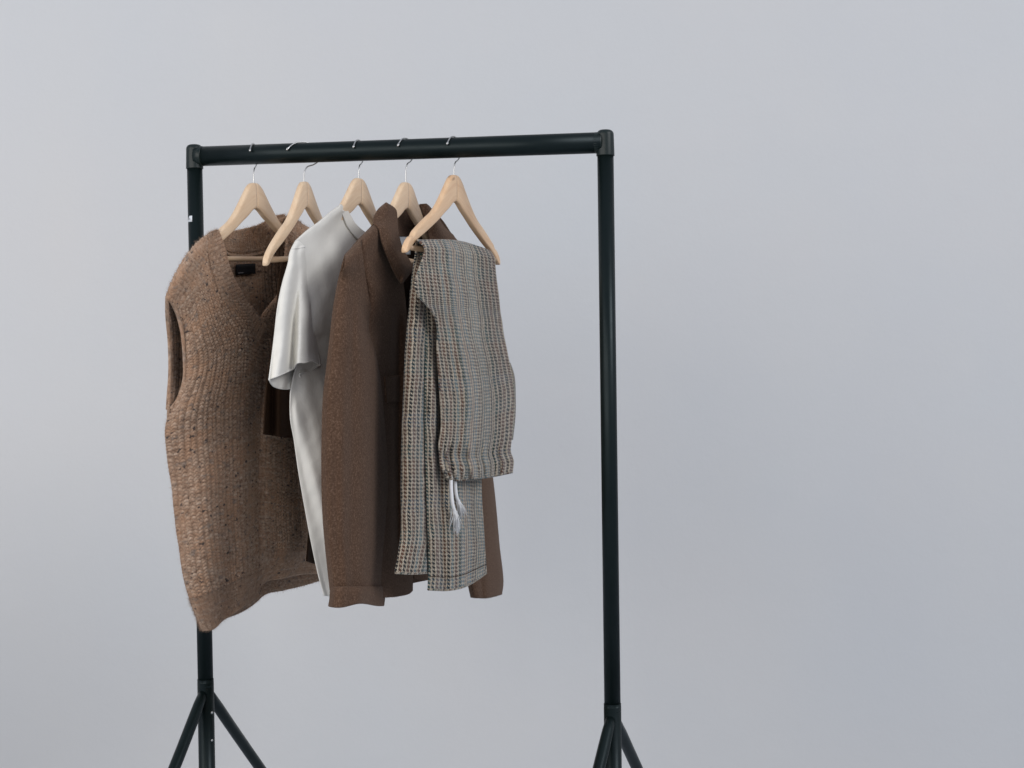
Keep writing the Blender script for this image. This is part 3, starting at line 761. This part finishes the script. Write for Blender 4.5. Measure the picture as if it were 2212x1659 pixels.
sheet('collar', PCb, M['wool'], jk, .0042)
cfl = [[(908,441,-4),(916,440,4),(926,445,6)], [(914,462,4),(930,460,12),(944,469,6)], [(922,490,10),(942,486,18),(959,492,6)], [(928,525,16),(955,518,22),(980,512,8)], [(930,560,20),(950,565,24),(985,545,12)]]
sheet('collar', net(FJ, cfl, 60, 30), M['wool'], jk, .0042)
# white label at the back of the neck, chest pocket flap with seams
lb = net(FJ, [[(859,511,-25),(886,512,-28)], [(860,530,-24),(886,531,-27)], [(861,549,-23),(887,550,-26)]], 8, 10)
sheet('neck_label', lb, M['white'], jk, .0008, label='white woven label')
r0_, r1_ = [int(np.argmin(abs(np.linspace(0, 1, 220)-v))) for v in (.395, .475)]
pkg = PJ[r0_:r1_, 48:88]+FJ.n*.0022
sheet('pocket_flap', pkg, M['wool'], jk, .0028)
fuzz('fuzz', [PSJ, PC, PJ, PCo, PFS], 24000, M['fuzz2'], jk, .0012, .0030, .00010, .35)

# ------------------------------------------------------------------ checked trousers
FP = sub_frame(H5, 20)
tr = empty('checked_trousers', tuple(H5.O+np.array([0, 0, -.13])), 'houndstooth tweed trousers with white drawstring folded over the hanger bar', 'trousers')
def pfold(S, T, X, Y):
    o = 3*ridge(X, 1000+(Y-700)*.10, 26)*sm(Y, 600, 760) - 3*ridge(X, 965+(Y-700)*.09, 18)*sm(Y, 700, 800) + 4*ridge(X, 1065+(Y-700)*.10, 14)*sm(Y, 620, 740)
    g = sm(Y, 925, 985)
    o += g*2.0*np.sin(S*66+2*np.sin(S*9)) + g*1.3*np.sin(S*31+1)
    return (o+1.4*wob(X, Y, 51, .05)+1.1*wob(X, Y*.6, 55, .16))*sm(S, 0, .05)*(1-sm(S, .96, 1))*sm(T, .02, .08)
wl_ = [
 [(905,520,16),(950,520,16),(1000,527,16),(1040,535,16),(1060,544,16)],
 [(917,535,27),(960,537,28),(1010,546,28),(1067,556,27)],
 [(914,556,30),(960,560,32),(1069,576,28)],
 [(906,578,30),(955,582,34),(1071,598,26)],
 [(897,618,34),(940,622,38),(1076,635,24)],
 [(904,640,34),(945,642,38),(1078,655,24)],
 [(922,660,34),(960,664,38),(1080,675,22)],
 [(937,681,32),(980,684,38),(1083,692,20)],
 [(944,705,30),(985,708,38),(1086,715,20)],
 [(944,746,28),(985,748,38),(1092,746,18)],
 [(946,790,26),(990,792,38),(1100,786,16)],
 [(951,866,24),(995,866,38),(1109,842,12)],
 [(953,922,24),(995,922,36),(1109,898,12)],
 [(948,965,26),(995,966,36),(1104,950,14)],
 [(950,985,24),(995,987,32),(1102,975,14)],
 [(953,1010,26),(995,1014,38),(1108,996,16)],
 [(962,1029,26),(979,1036,32),(1018,1034,34),(1060,1029,28),(1106,1020,18)]]
PW = net(FP, wl_, 300, 150, None, pfold)
UVw = metric_uv(PW)
def px_arc(P, k=.0020):
    # cloth width counted across the hanging plane (folds left out), from the left edge
    x = P[..., 0]/P[..., 1]*F
    a = np.zeros(P.shape[:2]); a[:, 1:] = np.cumsum(np.abs(np.diff(x, axis=1)), axis=1)*k; return a
arc = px_arc(PW); arc = arc[:, -1:]-arc
UVw[..., 0] = .352-arc; cw = int(300*.905)
sheet('waist_section', PW[:cw+1], M['tweed'], tr, .0028, UVw[:cw+1])
sheet('waistband', PW[cw:], M['tweed'], tr, .0036, UVw[cw:])
tube('waistband_edge', PW[-1], .0022, M['tweed'], tr, 8)
# inner layer of the waist section
wb = [[(a[0][0]+1, a[0][1], a[0][2]-8), ((a[0][0]+a[-1][0])/2, (a[0][1]+a[-1][1])/2, 10), (a[-1][0]-(0 if i < 9 else 1), a[-1][1]-(0 if i < 15 else 3), a[-1][2]-8)] for i, a in enumerate(wl_) if i]
wb.insert(0, [(905,522,12),(980,524,12),(1060,546,12)])
sheet('waist_section', net(FP, wb, 120, 50), M['tweed'], tr, .0028)
# pocket opening along the right edge
pkt = net(FP, [[(1099,783,12),(1101,785,6)], [(1104,800,14),(1108,806,4)], [(1108,850,12),(1112,860,2)], [(1107,905,12),(1111,905,2)], [(1104,945,13),(1106,950,8)]], 60, 8)
sheet('pocket_edge', pkt, M['tweed'], tr, .004)
# drape over the bar and the two legs hanging behind
over = [[(905,520,16),(1000,527,16),(1060,544,16)], [(900,519,8),(995,522,8),(1056,541,8)], [(898,527,0),(990,530,0),(1056,546,0)], [(898,547,-4),(990,547,-4),(1058,560,-4)]]
sheet('drape', net(FP, over, 30, 100, None, None), M['tweed'], tr, .0028)
def lfold(S, T, X, Y): return (2.5*np.sin(S*9+1.5*T)+1.5*wob(X, Y, 52, .05))*np.sin(np.pi*S)**.5
ll = [
 [(898,547,-4),(930,547,-4),(960,548,-4)], [(891,589,-4),(915,589,8),(962,592,-4)], [(883,672,-6),(905,672,9),(950,674,-8)], [(876,755,-8),(900,755,8),(945,756,-10)],
 [(873,838,-8),(897,838,9),(920,838,2),(945,838,-10)], [(869,938,-8),(894,938,9),(918,938,1),(942,938,-10)], [(867,1043,-8),(894,1043,9),(918,1043,1),(942,1043,-10)],
 [(865,1166,-8),(894,1166,8),(920,1166,0),(944,1166,-10)], [(859,1202,-8),(892,1204,8),(922,1205,0),(946,1205,-10)], [(853,1237,-8),(890,1239,8),(924,1237,0),(948,1236,-10)]]
PL = net(FP, ll, 260, 60, None, lfold); UVl = metric_uv(PL, .55); UVl[..., 0] = px_arc(PL)+.030; hc = int(260*.965)
sheet('trouser_leg', PL, M['tweed'], tr, .0028, UVl)
ll2 = [
 [(908,547,0),(990,549,2),(1060,560,0)], [(912,600,4),(990,600,10),(1066,600,4)], [(917,660,6),(990,660,14),(1070,660,4)], [(919,760,8),(990,760,14),(1070,760,4)],
 [(918,850,8),(980,850,14),(1060,850,4)], [(919,969,8),(975,969,15),(1042,969,4)], [(921,1043,8),(975,1045,16),(1039,1048,4)], [(924,1141,8),(978,1142,17),(1044,1140,4)],
 [(926,1200,8),(980,1202,17),(1047,1190,4)], [(926,1239,8),(980,1240,17),(1049,1215,4)], [(925,1273,8),(969,1274,14),(1003,1267,16),(1033,1250,10),(1050,1238,4)]]
def l2fold(S, T, X, Y): return (4*ridge(S, .12, .06)-4*ridge(S, .24, .06)+1.8*np.sin(S*13+2*T)+1.5*wob(X, Y, 53, .05))*sm(S, 0, .05)
PL2 = net(FP, ll2, 280, 110, None, l2fold); UVl2 = metric_uv(PL2, .12); UVl2[..., 0] = px_arc(PL2)+.012
sheet('trouser_leg', PL2, M['tweed'], tr, .0028, UVl2)
tube('hem', PL[-1], .0021, M['tweed'], tr, 8); tube('hem', PL2[-1], .0021, M['tweed'], tr, 8)
k = int(280*.962); tube('hem_stitching', PL2[k]+FP.n*.0016, .0006, M['darkthread'], tr, 6)
fuzz('fuzz', [PW, PL, PL2], 9000, M['cord'], tr, .001, .0025, .0001, .35)
# drawstring
def cord(pts, w_, fray, n_fr, fan, fl_):
    P3 = spl3([FP.pt(np.array(float(x)), np.array(float(y)), w_/1000.) for x, y in pts], 40)
    o = tube('drawstring', P3, .0030, M['cord'], tr, 12)
    V = []; Fc = []
    base = P3[-1]; Td = P3[-1]-P3[-4]; Td /= np.linalg.norm(Td)
    for q in range(n_fr):
        off = rng.normal(0, .0016, 3); sd = FP.d*rng.normal(fan, .35)+np.array([0, 0, -1.0])*rng.uniform(.6, 1.0)+FP.n*rng.normal(.0, .3)+Td*.6
        sd /= np.linalg.norm(sd); L = rng.uniform(*fl_); p0 = base+off-Td*.004; p1 = p0+sd*L*.5+Td*L*.15; p2 = p1+sd*L*.45+np.array([0, 0, -.15*L])
        v, f, _ = tube_pts([p0, p1, p2], [.0006, .0005, .0002], 4); b = len(V); V += v; Fc += [tuple(i+b for i in ff_) for ff_ in f]
    fo = link('frayed_end', mesh_raw(V, Fc), M['cord'], o); fo['kind'] = 'stuff'
cord([(983,1030),(984,1055),(987,1075),(991,1085)], 24, None, 60, .5, (.016, .032))
cord([(974,1030),(975,1060),(978,1090),(983,1108)], 30, None, 60, .25, (.016, .030))
cord([(984,1105),(986,1125),(988,1138)], 28, None, 30, .0, (.008, .014))
